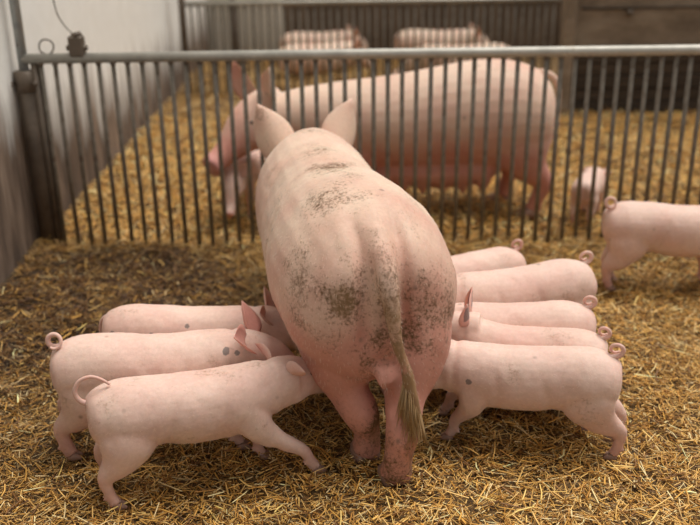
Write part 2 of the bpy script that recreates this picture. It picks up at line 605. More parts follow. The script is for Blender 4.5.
# ------------------------------------------------------------------ fences
def make_fence(name, label, y, xa, xb, ztop, pitch, r_bar, r_rail, x_phase, zb=-0.06, parts=True):
    root = empty(name, ((xa + xb) / 2, y, 0))
    tag(root, label, 'fence')
    L = (xb - xa) / 2
    mb = MB()
    mb.tube([(-L, 0, ztop), (-L * 0.33, 0, ztop + 0.001), (L * 0.33, 0, ztop - 0.001), (L, 0, ztop)], r_rail, 16)
    mb.build('top_rail', MAT['rail'], root)
    mb = MB()
    mb.tube([(-L, 0, -0.035), (L, 0, -0.035)], r_bar * 1.3, 10)
    mb.build('bottom_rail', MAT['bar'], root)
    mb = MB()
    mb.tube([(0, 0, zb), (0, 0, (zb + ztop) / 2), (0, 0, ztop - r_rail * 0.7)], r_bar, 10)
    # weld bead at the top
    mb.tube([(0, 0, ztop - r_rail - 0.006), (0, 0, ztop - r_rail * 0.6)], r_bar * 1.35, 10)
    bar_me = mb.mesh('bar')
    bar_me.materials.append(MAT['bar'])
    x = x_phase
    while x < xb - 0.02:
        o = link('bar', bar_me, None, root)
        o.location = (x - root.location.x, 0, 0)
        o.rotation_euler = (0, 0, rng.random() * 6)
        x += pitch
    return root


fence = make_fence('pen_fence', 'galvanised pen fence with pale top rail right behind the foreground sow',
                   FENCE_Y, -1.60, 3.2, 1.005, 0.0715, 0.0115, 0.0255, -1.515)
fl_x = fence.location.x


def fx(x, y, z):
    return (x - fl_x, y - FENCE_Y, z)


# hinge post at the wall
mb = MB(); mb.tube([fx(-1.60, FENCE_Y, -0.05), fx(-1.60, FENCE_Y, 0.5), fx(-1.60, FENCE_Y, 0.93)], 0.045, 16)
post = mb.build('post', MAT['rust'], fence)
mb = MB(); mb.tube([fx(-1.60, FENCE_Y, 0.9), fx(-1.60, FENCE_Y, 1.6), fx(-1.60, FENCE_Y, 2.2)], 0.024, 14)
mb.build('upper_pipe', MAT['pipe'], post)
mb = MB(); mb.tube([fx(-1.60, FENCE_Y, z) for z in (0.845, 0.85, 0.945, 0.95)], [0.048, 0.055, 0.055, 0.04], 16)
mb.build('collar', MAT['rust'], post)
for s in (-1, 1):
    mb = MB(); mb.tube([fx(-1.66 + 0.06 * (s + 1), FENCE_Y - 0.035, 0.89), fx(-1.655 + 0.06 * (s + 1), FENCE_Y - 0.06, 0.89)], 0.014, 6)
    mb.build('bolt', MAT['rust'], post)
# ring of wire standing on the rail
c = Vector(fx(-1.475, FENCE_Y, 1.062))
mb = MB()
mb.tube([c + Vector((0.036 * math.cos(a), 0.004 * math.sin(3 * a), 0.036 * math.sin(a)))
         for a in [2 * math.pi * i / 24 for i in range(24)]], 0.0042, 8, closed=True)
mb.build('wire_ring', MAT['rust'], fence)
# drop latch: a dark block on the rail, with its pin and pull wire
lx = -1.325
me = bevel_box(fx(lx - 0.036, FENCE_Y - 0.03, 1.01), fx(lx + 0.036, FENCE_Y + 0.03, 1.115), 0.009, 'latch')
latch = link('latch', me, MAT['rust'], fence)
mb = MB(); mb.tube([fx(lx + 0.005, FENCE_Y, 1.11), fx(lx - 0.002, FENCE_Y, 1.13)], [0.03, 0.022], 10)
mb.build('latch_cap', MAT['rust'], latch)
mb = MB(); mb.tube([fx(lx - 0.05, FENCE_Y, 1.055), fx(lx + 0.05, FENCE_Y, 1.055)], 0.014, 10)
mb.build('latch_pin', MAT['rust'], latch)
mb = MB()
mb.tube([Vector(fx(*p)) for p in catmull([(lx - 0.01, FENCE_Y, 1.12), (lx - 0.06, FENCE_Y + 0.02, 1.17), (lx - 0.085, FENCE_Y + 0.01, 1.25),
                                          (lx - 0.09, FENCE_Y, 1.45), (lx - 0.10, FENCE_Y, 1.8)], 6)], 0.0035, 6)
mb.build('pull_wire', MAT['bar'], latch)
# the dark stile the bars of the gate end on
mb = MB(); mb.tube([fx(-1.545, FENCE_Y, -0.04), fx(-1.545, FENCE_Y, 0.98)], 0.019, 12)
mb.build('stile', MAT['rust'], fence)
far = make_fence('far_fence', 'distant low barred fence behind the second sow, in front of resting pigs',
                 8.6, -1.52, 1.98, 0.85, 0.0715, 0.0115, 0.022, -1.44)
mb = MB(); mb.tube([(-1.52 - far.location.x, 0, -0.05), (-1.52 - far.location.x, 0, 1.5)], 0.032, 14)
mb.build('post', MAT['rust'], far)
mb = MB(); mb.tube([(-1.06 - far.location.x, 0.06, -0.05), (-1.06 - far.location.x, 0.06, 1.2)], 0.03, 12)
mb.build('post', MAT['rust'], far)


# ------------------------------------------------------------------ pigs
def fuse(mb, voxel, smooth_it):
    """melt the overlapping lofts into one continuous skin"""
    me = mb.mesh('tmp')
    o = bpy.data.objects.new('tmp', me)
    C.objects.link(o)
    r = o.modifiers.new('r', 'REMESH'); r.mode = 'VOXEL'; r.voxel_size = voxel; r.use_smooth_shade = True
    s = o.modifiers.new('s', 'SMOOTH'); s.factor = 0.5; s.iterations = smooth_it
    dg = bpy.context.evaluated_depsgraph_get()
    dg.update()
    out = bpy.data.meshes.new_from_object(o.evaluated_get(dg))
    bpy.data.objects.remove(o)
    bpy.data.meshes.remove(me)
    n = len(out.vertices)
    co = np.empty(n * 3); out.vertices.foreach_get('co', co); co = co.reshape(-1, 3)
    nf = len(out.polygons)
    ltot = np.empty(nf, np.int32); out.polygons.foreach_get('loop_total', ltot)
    lv = np.empty(len(out.loops), np.int32); out.loops.foreach_get('vertex_index', lv)
    no = np.empty(n * 3); out.vertices.foreach_get('normal', no); no = no.reshape(-1, 3)
    bpy.data.meshes.remove(out)
    return co, no, ltot, lv


def interp_sections(sec, n):
    """Catmull-Rom through rows of any width"""
    a = np.array(sec, float)
    out = []
    k = len(a)
    for i in range(k - 1):
        p0, p1, p2, p3 = a[max(i - 1, 0)], a[i], a[i + 1], a[min(i + 2, k - 1)]
        for j in range(n):
            t = j / n
            out.append(0.5 * (2 * p1 + (p2 - p0) * t + (2 * p0 - 5 * p1 + 4 * p2 - p3) * t ** 2 + (3 * p1 - p0 - 3 * p2 + p3) * t ** 3))
    out.append(a[-1])
    return np.array(out)


def loft(mb, sec, side=(0, 1, 0), n=3, seg=20):
    """rows: x, y, z, half size across, half size along the other axis"""
    s = interp_sections(sec, n)
    mb.tube([tuple(r[:3]) for r in s], [max(r[3], 0.002) for r in s], seg, [max(r[4], 0.002) for r in s], side=side)


def catmull_np(p):
    return interp_sections(p, 8)


def ear_mesh(mb, base, tip, width, side, thick, cup, droop=0.0):
    """leaf-shaped ear: cupped sheet with thickness"""
    base, tip = Vector(base), Vector(tip)
    ax = tip - base
    s = Vector(side); s = (s - ax * s.dot(ax) / ax.length_squared).normalized()
    nrm = ax.normalized().cross(s)
    rows, cols = 10, 8
    rings = []
    for i in range(rows + 1):
        t = i / rows
        w = width * (0.55 + 1.5 * t - 2.05 * t * t) if t < 0.97 else width * 0.04
        w = max(w, width * 0.05)
        c = base + ax * t + nrm * (droop * t * t)
        loop = []
        for sgn in (1, -1):
            for j in range(cols + 1):
                q = (j / cols * 2 - 1) * sgn
                th = thick * (1 - 0.75 * q * q) * (1 - 0.5 * t)
                loop.append(c + s * (q * w) + nrm * (cup * q * q * w + sgn * th * 0.5))
        rings.append(loop)
    mb.ring_loft(rings)


LEG_W = {6: (0, 0.15, 0.45, 0.8, 0.95, 1.0)}


def bend_leg(tpl, foot_dx, foot_dy, dz=0.0):
    out = []
    for (r, w) in zip(tpl, LEG_W[6]):
        r = list(r)
        r[0] += foot_dx * w; r[1] += foot_dy * w; r[2] += dz * w
        out.append(r)
    return out


def hoof(root, p, size, yaw, mat, z_ground=0.0):
    mb = MB()
    for s in (-1, 1):
        rows = []
        for t, w, h in ((0.0, 0.55, 0.5), (0.15, 0.9, 0.85), (0.5, 1.0, 0.95), (0.8, 0.8, 0.6), (1.0, 0.35, 0.25)):
            rows.append((size * (-0.75 + 1.9 * t), s * size * 0.40 + s * 0.06 * size * t, size * 0.42 * h - 0.1 * size, size * 0.40 * w, size * 0.62 * h))
        loft(mb, rows, n=2, seg=10)
    o = mb.build('hoof', mat, root)
    o.location = p
    o.rotation_euler = (0, 0, yaw)
    return o


def hair_strands(name, roots, dirs, length, width, mat, parent, sag=0.0):
    """thin tapering hairs, each a two-segment three-sided needle"""
    mb = MB()
    for p, d in zip(roots, dirs):
        p = Vector(p); d = Vector(d).normalized()
        L = length * random.uniform(0.6, 1.15)
        s = d.orthogonal().normalized(); u = d.cross(s)
        mid = p + d * L * 0.5 + Vector((0, 0, -sag * 0.35))
        tip = p + d * L + Vector((0, 0, -sag))
        b = len(mb.v)
        for q, w in ((p, width), (mid, width * 0.75)):
            for a in range(3):
                mb.v.append(tuple(q + s * w * math.cos(a * 2.094) + u * w * math.sin(a * 2.094)))
        mb.v.append(tuple(tip))
        for a in range(3):
            c = (a + 1) % 3
            mb.f.append((b + a, b + c, b + 3 + c, b + 3 + a))
            mb.f.append((b + 3 + a, b + 3 + c, b + 6))
    o = mb.build(name, mat, parent)
    o['kind'] = 'stuff'
    return o


PIG_PROFILE = [  # x, back line, belly line, half width   (young pig, metres)
    (0.000, 0.322, 0.245, 0.036), (0.008, 0.340, 0.218, 0.060), (0.034, 0.360, 0.190, 0.081), (0.100, 0.376, 0.168, 0.095),
    (0.200, 0.372, 0.162, 0.094), (0.290, 0.364, 0.150, 0.097), (0.370, 0.362, 0.146, 0.096), (0.440, 0.365, 0.156, 0.089),
    (0.510, 0.364, 0.180, 0.076), (0.575, 0.352, 0.205, 0.062), (0.610, 0.335, 0.220, 0.048)]
PIG_TRUNK = [(x, 0, (t + b) / 2, w, (t - b) / 2) for x, t, b, w in PIG_PROFILE]
PIG_HIND = [(0.115, 0.042, 0.270, 0.048, 0.095), (0.098, 0.054, 0.205, 0.046, 0.084), (0.074, 0.058, 0.150, 0.034, 0.054),
            (0.034, 0.058, 0.104, 0.0205, 0.0265), (0.044, 0.058, 0.052, 0.0165, 0.0175), (0.056, 0.058, 0.018, 0.019, 0.020)]
PIG_FORE = [(0.440, 0.046, 0.255, 0.042, 0.070), (0.440, 0.056, 0.195, 0.038, 0.054), (0.432, 0.058, 0.142, 0.028, 0.036),
            (0.440, 0.058, 0.090, 0.0205, 0.0225), (0.436, 0.058, 0.048, 0.016, 0.0165), (0.444, 0.058, 0.018, 0.018, 0.019)]


def curl_tail(base, r, thick, turns, tilt, lean=0.0, start=0.0):
    """a ring-shaped pig tail; the ring lies in the local x-z plane, tilted by lean"""
    pts, rad = [], []
    b = Vector(base)
    pts.append(b + Vector((0.03, 0, -0.012))); rad.append(thick * 1.25)
    pts.append(b); rad.append(thick * 1.15)
    c = b + Vector((-0.020 * math.cos(tilt), 0, 0.85 * r + r * math.sin(tilt)))
    n = int(26 * turns)
    a0 = -math.pi * 0.45 + start
    for i in range(n + 1):
        t = i / n
        a = a0 - t * turns * 2 * math.pi
        rr = r * (1 - 0.22 * t)
        off = -0.020 * t * turns - 0.004
        pts.append(c + Vector((rr * math.cos(a), lean * rr * math.sin(a) + off * 1.0, rr * math.sin(a))))
        rad.append(thick * (1.05 - 0.55 * t))
    return pts, rad


def piglet_deform(co, no, K, loc):
    """soft folds: flank, behind the shoulder, neck, and the line between the hams"""
    x, y, z = (co / K).T
    up = sstep(0.12, 0.20, z)
    g = -0.0045 * np.exp(-((x - (0.215 + 0.25 * (z - 0.2))) / 0.014) ** 2) * sstep(0.34, 0.24, z) * up
    g = g - 0.0040 * np.exp(-((x - (0.375 + 0.10 * (z - 0.2))) / 0.015) ** 2) * sstep(0.35, 0.28, z) * up
    g = g - 0.0040 * np.exp(-((x - 0.520) / 0.014) ** 2)
    g = g - 0.0060 * np.exp(-(y / 0.014) ** 2) * sstep(0.04, 0.0, x) * sstep(0.33, 0.30, z)
    g = g - 0.0030 * np.exp(-(y / 0.012) ** 2) * sstep(0.30, 0.34, z) * sstep(0.05, 0.12, x)
    a, b = loc[0] * 37, loc[1] * 53
    g = g + 0.006 * (vnoise(x * 14 + a, y * 14, z * 14 + b, ch=2) - 0.5) + 0.0025 * (vnoise(x * 45 + a, y * 45, z * 30 + b, ch=4) - 0.5)
    return co + no * (g * K)[:, None]


def make_pig(name, label, cat, group, loc, rz, scale=1.0, kind='piglet', trunk=None, bend=0.0, head_yaw=0.0, head_pitch=0.0,
             feet=((0, 0), (0, 0), (0, 0), (0, 0)), tail=None, ears=True, ear_up=0.35, voxel=0.0062, paint=None, extra=None,
             neck_lift=0.0, legs=True, legset=None, arch=0.0, rot=(0, 0), ear_len=1.0, neck_z=0.288, ear_w=0.046, ear_back=0.0, ear_out=0.0, hoof_size=0.021,
             neck_x=0.545, neck_y=0.0, head_scale=1.0, ear_pink=0.35, ink=(), deform=None, hairs=0, ear_ink=None):
    """feet order: hind left, hind right, fore left, fore right; (dx, dy) in metres before scaling"""
    mb = MB()
    K = scale

    def warp(r):
        x = r[0]
        y = r[1] + bend * (x - 0.28) * abs(x - 0.28) * 2.2
        z = r[2] + neck_lift * max(0, (x - 0.38) / 0.22) ** 1.5 + arch * (1 - ((x - 0.28) / 0.28) ** 2) * 0.5
        return (x * K, y * K, z * K, r[3] * K, r[4] * K)

    tr = [warp(r) for r in (trunk or PIG_TRUNK)]
    # upright cross-sections all along the trunk
    mb.ring_loft([[Vector((r[0], r[1] + max(r[3], 0.002) * math.cos(q), r[2] + max(r[4], 0.002) * math.sin(q)))
                   for q in [2 * math.pi * j / 28 for j in range(28)]] for r in interp_sections(tr, 4)])
    # head, turned about the neck
    neck = Vector(warp((neck_x, neck_y, neck_z, 0, 0))[:3])
    hp = [(-0.03, 0, 0.0, 0.062, 0.075), (0.03, 0, 0.0, 0.064, 0.074), (0.085, 0, -0.012, 0.058, 0.066), (0.130, 0, -0.030, 0.046, 0.050),
          (0.172, 0, -0.046, 0.034, 0.036), (0.205, 0, -0.056, 0.029, 0.031), (0.228, 0, -0.062, 0.031, 0.033), (0.236, 0, -0.064, 0.028, 0.030)]
    R = Matrix.Rotation(head_yaw, 3, 'Z') @ Matrix.Rotation(head_pitch, 3, 'Y')

    def H(p):
        return neck + R @ (Vector(p) * K * head_scale)
    side = R @ Vector((0, 1, 0))
    loft(mb, [(*H(r[:3]), r[3] * K * head_scale, r[4] * K * head_scale) for r in hp], side=side, seg=20)
    # cheeks and brow
    for s in (-1, 1):
        loft(mb, [(*H((q, s * 0.030, -0.028)), w * K, w * 1.1 * K) for q, w in ((-0.01, 0.01), (0.02, 0.034), (0.06, 0.038), (0.10, 0.026), (0.13, 0.008))], side=side, seg=12)
    foots = []
    yawb = lambda x: 0.0
    if legset:
        for lg in legset:
            loft(mb, lg, seg=20)
            foots.append(lg[-1])
    elif legs:
        for i, (tpl, sgn) in enumerate(((PIG_HIND, 1), (PIG_HIND, -1), (PIG_FORE, 1), (PIG_FORE, -1))):
            lg = bend_leg([(r[0], r[1] * sgn, r[2], r[3], r[4]) for r in tpl], feet[i][0], feet[i][1], feet[i][2] if len(feet[i]) > 2 else 0)
            lg = [warp(r) if j < 2 else (r[0] * K, (r[1] + bend * (r[0] - 0.28) * abs(r[0] - 0.28) * 2.2) * K, r[2] * K, r[3] * K, r[4] * K) for j, r in enumerate(lg)]
            loft(mb, lg, seg=16)
            # dewclaws
            x, y, z = lg[4][:3]
            for s in (-1, 1):
                loft(mb, [(x - 0.012 * K, y + s * 0.009 * K, z - 0.004 * K, 0.006 * K, 0.006 * K), (x - 0.024 * K, y + s * 0.010 * K, z - 0.014 * K, 0.004 * K, 0.004 * K)], seg=8, n=1)
            foots.append(lg[-1])
    if extra: extra(mb, K)
    co, no, ltot, lv = fuse(mb, voxel * K, 5)
    if deform: co = deform(co, no)
    elif kind == 'piglet': co = piglet_deform(co, no, K, loc)
    base_n = len(co)

    mb2 = MB()
    part = []          # (first vertex, pink)
    if ears:
        for s in (-1, 1):
            b = H((0.010, s * (0.042 + ear_out), 0.046 - ear_out)); t = H((0.024 - 0.05 * (1 - ear_up) - ear_back, s * (0.085 + 0.045 * (1 - ear_up) + ear_out), 0.046 + 0.105 * ear_up + 0.02 - ear_out))
            t = b + (t - b) * ear_len
            part.append((len(mb2.v), ear_pink))
            ear_mesh(mb2, b, t, ear_w * K, R @ Vector((0.3, s * 0.9, -0.2)), 0.006 * K, -0.5 * s, 0.0)
    if tail:
        p, r = tail(K)
        part.append((len(mb2.v), 0.25))
        mb2.tube(p, r, 10)
    me2 = mb2.mesh('t2')
    co2 = np.empty(len(me2.vertices) * 3); me2.vertices.foreach_get('co', co2); co2 = co2.reshape(-1, 3)
    ltot2 = np.empty(len(me2.polygons), np.int32); me2.polygons.foreach_get('loop_total', ltot2)
    lv2 = np.empty(len(me2.loops), np.int32); me2.loops.foreach_get('vertex_index', lv2)
    bpy.data.meshes.remove(me2)

    V = np.concatenate([co, co2]); LT = np.concatenate([ltot, ltot2]); LV = np.concatenate([lv, lv2 + base_n])
    me = bpy.data.meshes.new(name)
    me.vertices.add(len(V)); me.vertices.foreach_set('co', V.astype(np.float32).ravel())
    me.loops.add(len(LV)); me.loops.foreach_set('vertex_index', LV.astype(np.int32))
    me.polygons.add(len(LT))
    ls = np.zeros(len(LT), np.int32); ls[1:] = np.cumsum(LT)[:-1]
    me.polygons.foreach_set('loop_start', ls); me.polygons.foreach_set('loop_total', LT)
    me.update(calc_edges=True)
    me.polygons.foreach_set('use_smooth', [True] * len(LT))
    # skin attribute: red = rosy places, green = soiled places, blue = snout disc
    U = V / K
    x, y, z = U[:, 0], U[:, 1], U[:, 2]
    pink = 0.35 * sstep(0.16, 0.04, z) + 0.15 * sstep(0.08, -0.02, x)
    dirt = 0.35 * sstep(0.09, 0.015, z) + 0.33 * sstep(0.45, 0.8, vnoise(x * 9 + loc[0] * 50, y * 9, z * 9 + loc[1] * 30, ch=5))
    sn = H((0.236, 0, -0.064)); d = np.linalg.norm(V - np.array(sn), axis=1) / K
    nose = sstep(0.045, 0.02, d)
    for i, (a, pk) in enumerate(part):
        b = part[i + 1][0] if i + 1 < len(part) else len(co2)
        pink[base_n + a: base_n + b] = pk
        dirt[base_n + a: base_n + b] = 0.12
    if paint:
        istail = np.zeros(len(U), bool)
        if tail: istail[base_n + part[-1][0]:] = True
        pink, dirt = paint(U, pink, dirt, istail)
    alpha = np.ones_like(nose)
    if ear_ink is not None:
        for side_ in ear_ink:
            for ring in range(3, 9):
                for j_ in (2, 3, 4, 5, 6, 11, 12, 13, 14, 15):
                    alpha[base_n + part[side_][0] + ring * 18 + j_] = 0.0
    for c_, r_ in ink:
        dd = np.linalg.norm(U - np.array(c_), axis=1) if len(c_) == 3 else np.where(y * c_[2] > 0, np.hypot(x - c_[0], z - c_[1]), 9) if len(c_) == 4 else 9
        alpha = np.minimum(alpha, sstep(0.6 * r_, 1.2 * r_, dd))
    ca = me.color_attributes.new('skin', 'FLOAT_COLOR', 'POINT')
    ca.data.foreach_set('color', np.stack([np.clip(pink, 0, 1), np.clip(dirt, 0, 1), nose, alpha], -1).astype(np.float32).ravel())
    o = link(name, me, MAT[kind])
    o.location = loc
    o.rotation_euler = (rot[0], rot[1], rz)
    tag(o, label, cat, group)
    for i, f in enumerate(foots):
        hoof(o, (f[0] + 0.006 * K, f[1], 0.004 * K), hoof_size * K, 0.0, MAT['hoof'])
    for s in (-1, 1):
        e = MB()
        er = 0.0075 * K * (0.55 if K > 1.4 else 0.9)
        c = H((0.098, s * 0.046, 0.020))
        e.tube([c + Vector((0, 0, q * er)) for q in (-1, -0.7, 0, 0.7, 1)], [er * w for w in (0.1, 0.71, 1, 0.71, 0.1)], 10)
        e.build('eye', MAT['eye'], o)
    if hairs:
        pick = np.random.default_rng(hairs).integers(0, base_n, hairs)
        pick = pick[co[pick, 2] > 0.12 * K]
        hair_strands('bristles', co[pick], no[pick] * 0.45 + np.array([-0.9, 0, -0.35]), 0.006 * K ** 0.8 + 0.004, 0.00022 + 0.00005 * K, MAT['bristle'], o)
    return o


def ring_tail(r=0.021, thick=0.0082, turns=1.15, z=0.352, lean=0.25, tilt=0.3, start=0.0):
    def f(K):
        p, rd = curl_tail((0.040, 0, z), r, thick, turns, tilt, lean, start)
        return [q * K for q in p], [v * K for v in rd]
    return f


def path_tail(pts, r0, r1, n=6):
    def f(K):
        p = catmull(pts, n)
        return [q * K for q in p], [(r0 + (r1 - r0) * i / (len(p) - 1)) * K for i in range(len(p))]
    return f


# ---- the foreground sow, seen from behind
SK = 2.45
sow_profile = [  # x, y, back line, belly line, half width
    (0.000, 0.0, 0.690, 0.440, 0.090), (0.025, 0.0, 0.750, 0.370, 0.185), (0.085, 0.0, 0.815, 0.310, 0.245), (0.180, 0.0, 0.862, 0.280, 0.278),
    (0.330, 0.0, 0.885, 0.275, 0.288), (0.500, 0.0, 0.880, 0.275, 0.285), (0.680, 0.0, 0.862, 0.270, 0.268), (0.850, 0.0, 0.855, 0.280, 0.252),
    (1.020, 0.0, 0.857, 0.310, 0.248), (1.180, -0.01, 0.856, 0.350, 0.235), (1.320, -0.03, 0.830, 0.410, 0.195), (1.440, -0.04, 0.770, 0.460, 0.135)]
sow_trunk_m = [(x, y, (t + b) / 2, w, (t - b) / 2) for x, y, t, b, w in sow_profile]
sow_trunk = [tuple(v / SK for v in r) for r in sow_trunk_m]
# hind legs set close together, the left one a step ahead and bent
sow_legs = [
    [(0.260, 0.120, 0.500, 0.125, 0.240), (0.220, 0.112, 0.400, 0.112, 0.195), (0.185, 0.098, 0.320, 0.092, 0.142), (0.150, 0.076, 0.255, 0.068, 0.086),
     (0.105, 0.048, 0.195, 0.058, 0.064), (0.112, 0.030, 0.140, 0.045, 0.046), (0.118, 0.026, 0.095, 0.043, 0.044), (0.130, 0.028, 0.045, 0.047, 0.050)],
    [(0.200, -0.125, 0.500, 0.135, 0.215), (0.140, -0.118, 0.400, 0.124, 0.180), (0.085, -0.094, 0.325, 0.098, 0.135), (0.030, -0.072, 0.262, 0.064, 0.082),
     (-0.030, -0.050, 0.200, 0.054, 0.058), (-0.036, -0.040, 0.140, 0.045, 0.046), (-0.034, -0.034, 0.095, 0.044, 0.045), (-0.020, -0.030, 0.045, 0.050, 0.052)],
    [(1.100, 0.120, 0.480, 0.100, 0.150), (1.100, 0.130, 0.360, 0.085, 0.110), (1.090, 0.130, 0.260, 0.060, 0.070),
     (1.100, 0.130, 0.170, 0.046, 0.050), (1.100, 0.130, 0.090, 0.038, 0.040), (1.110, 0.130, 0.045, 0.044, 0.046)],
    [(1.100, -0.120, 0.480, 0.100, 0.150), (1.100, -0.130, 0.360, 0.085, 0.110), (1.090, -0.130, 0.260, 0.060, 0.070),
     (1.140, -0.130, 0.170, 0.046, 0.050), (1.150, -0.130, 0.090, 0.038, 0.040), (1.160, -0.130, 0.045, 0.044, 0.046)]]


def sow_extra(mb, K):
    # soft udder under the belly with rows of teats
    loft(mb, [(0.28, 0, 0.36, 0.08, 0.05), (0.36, 0, 0.33, 0.16, 0.09), (0.60, 0, 0.33, 0.18, 0.09), (0.90, 0, 0.36, 0.15, 0.07), (1.02, 0, 0.38, 0.06, 0.04)], seg=16)
    for i in range(6):
        for s in (-1, 1):
            x = 0.36 + i * 0.11
            loft(mb, [(x, s * 0.10, 0.30, 0.050, 0.050), (x, s * 0.11, 0.255, 0.035, 0.035), (x, s * 0.115, 0.225, 0.014, 0.014), (x, s * 0.117, 0.205, 0.010, 0.010)],
                 side=(0, 1, 0), seg=10, n=2)


sow1_tail_pts = [(0.11, 0, 0.775), (0.045, 0, 0.755), (-0.016, -0.006, 0.69), (-0.040, -0.016, 0.59), (-0.056, -0.034, 0.48), (-0.066, -0.058, 0.37), (-0.070, -0.080, 0.27)]


def sow1_extra(mb, K):
    sow_extra(mb, K)
    # vulva fold below the tail
    loft(mb, [(0.075, 0.0, 0.43, 0.03, 0.03), (0.028, 0.0, 0.40, 0.036, 0.034), (-0.004, 0.0, 0.355, 0.030, 0.026), (0.010, 0.0, 0.315, 0.010, 0.010)], seg=12, n=2)
    loft(mb, [(*p, r_, r_) for p, r_ in zip(sow1_tail_pts, (0.036, 0.037, 0.035, 0.030, 0.026, 0.021, 0.015))], seg=14, n=3)
    # thick root of the tail
    loft(mb, [(0.20, 0, 0.80, 0.05, 0.05), (0.10, 0, 0.785, 0.045, 0.045), (0.035, 0, 0.72, 0.040, 0.036), (0.005, 0, 0.64, 0.030, 0.026)], seg=14, n=2)


def sow1_paint(U, pink, dirt, istail):
    x, y, z = (U * SK).T
    back = sstep(0.60, 0.0, x)
    pink = 0.05 + 0.60 * sstep(0.62, 0.30, z) * back + 0.28 * sstep(0.62, 0.36, z) + 0.30 * back * sstep(0.85, 0.6, z)
    pink = pink + 0.35 * (vnoise(x * 9, y * 9, z * 9) - 0.5)
    pink = pink + 0.16 * back * sstep(0.05, -0.05, y) + 0.25 * sstep(0.2, 0.05, x) * np.exp(-((np.abs(y) - 0.065) / 0.03) ** 2)

    def blob(c, r):
        q = ((x - c[0]) / r[0]) ** 2 + ((y - c[1]) / r[1]) ** 2 + ((z - c[2]) / r[2]) ** 2
        return np.exp(-q)
    d = 0.80 * blob((0.06, 0.125, 0.635), (0.12, 0.05, 0.075))       # caked patch left of the tail
    d = d + 0.36 * blob((0.10, 0.13, 0.60), (0.2, 0.13, 0.22))
    d = d + 0.50 * blob((0.05, -0.12, 0.60), (0.2, 0.11, 0.18))       # specks on the right ham
    d = d + 0.8 * blob((0.16, -0.225, 0.53), (0.10, 0.05, 0.04))
    d = d + 0.38 * blob((0.28, 0.05, 0.86), (0.20, 0.14, 0.1))
    d = d + 0.50 * blob((0.60, 0.06, 0.86), (0.13, 0.16, 0.1))
    d = d + 0.58 * blob((0.86, 0.03, 0.87), (0.11, 0.07, 0.1))
    d = d + 0.45 * blob((1.2, 0.0, 0.87), (0.05, 0.06, 0.1))
    d = d + 0.50 * blob((0.02, 0.02, 0.50), (0.2, 0.07, 0.18))
    d = d + 0.62 * sstep(0.26, 0.08, z) * (x < 0.6)
    d = d + 0.65 * blob((0.10, -0.005, 0.19), (0.12, 0.04, 0.07))
    d = d + 0.6 * blob((0.02, -0.07, 0.16), (0.1, 0.03, 0.09))
    d = d + 0.18 + 0.35 * (vnoise(x * 7, y * 7, z * 7, ch=3) - 0.5)
    root = blob((0.03, 0.0, 0.72), (0.10, 0.05, 0.09))
    d = np.maximum(d, 0.75 * root)
    # the tail is caked all along
    P = np.array(catmull_np(sow1_tail_pts))
    Q = np.stack([x, y, z], -1)
    near = np.zeros(len(Q), bool)
    sel = np.where((x < 0.06) & (np.abs(y) < 0.15) & (z < 0.80) & (z > 0.22))[0]
    dist = np.min(np.linalg.norm(Q[sel][:, None] - P[None], axis=2), axis=1)
    w = sstep(0.042, 0.026, dist) * sstep(0.80, 0.62, z[sel])
    d = np.clip(d * 0.88, 0, 0.82)
    d[sel] = d[sel] * (1 - w) + w * (0.89 + 0.20 * (vnoise(Q[sel][:, 0] * 30, Q[sel][:, 1] * 30, Q[sel][:, 2] * 30) - 0.5))
    return pink, d


def sow1_deform(co, no):
    """grooves beside the tail root, the cleft between the hams, a flank fold"""
    x, y, z = co.T
    rear = sstep(0.26, 0.08, x) * sstep(0.40, 0.55, z)
    g = -0.020 * rear * np.exp(-((np.abs(y) - 0.062) / 0.022) ** 2) * sstep(0.90, 0.80, z)
    g = g - 0.016 * sstep(0.2, 0.05, x) * np.exp(-(y / 0.028) ** 2) * sstep(0.50, 0.42, z) * sstep(0.24, 0.30, z)
    # fold in front of the thigh
    fx_ = 0.50 + 0.16 * (z - 0.55)
    g = g - 0.011 * np.exp(-((x - fx_) / 0.022) ** 2) * sstep(0.82, 0.62, z) * sstep(0.15, 0.2, np.abs(y))
    fx_ = 0.92 + 0.10 * np.cos(z * 6)
    g = g - 0.008 * np.exp(-((x - fx_) / 0.03) ** 2) * sstep(0.35, 0.5, z)
    # wrinkles and dimples of loose skin
    g = g + 0.010 * (vnoise(x * 8, y * 8, z * 8, ch=2) - 0.5) + 0.005 * (vnoise(x * 21, y * 21, z * 13, ch=4) - 0.5)
    return co + no * g[:, None]


sow1 = make_pig('sow', 'large muddy pink sow seen from behind, nursing piglets on both sides', 'pig', None,
                (0.10, 2.38, 0), math.radians(102.5), scale=SK, kind='sow', trunk=sow_trunk, legset=sow_legs, extra=sow1_extra,
                voxel=0.0034, paint=sow1_paint, deform=sow1_deform, head_pitch=0.35, ear_up=0.95, ear_len=0.80, neck_z=0.25,
                neck_y=-0.040 / SK, ear_out=0.006, ear_w=0.042, hoof_size=0.024, hairs=6000)


rt_, dr_ = [], []
for i in range(420):
    t = random.random()
    a = random.uniform(0, 6.28)
    p = Vector((-0.064 - 0.006 * t, -0.054 - 0.026 * t, 0.39 - 0.12 * t))
    rad = 0.015
    rt_.append(p + Vector((math.cos(a) * rad, math.sin(a) * rad, 0)))
    dr_.append(Vector((math.cos(a) * 0.16 - 0.03, math.sin(a) * 0.20, -1)))
hair_strands('tail_tuft', rt_, dr_, 0.13, 0.0016, MAT['tuft'], sow1)

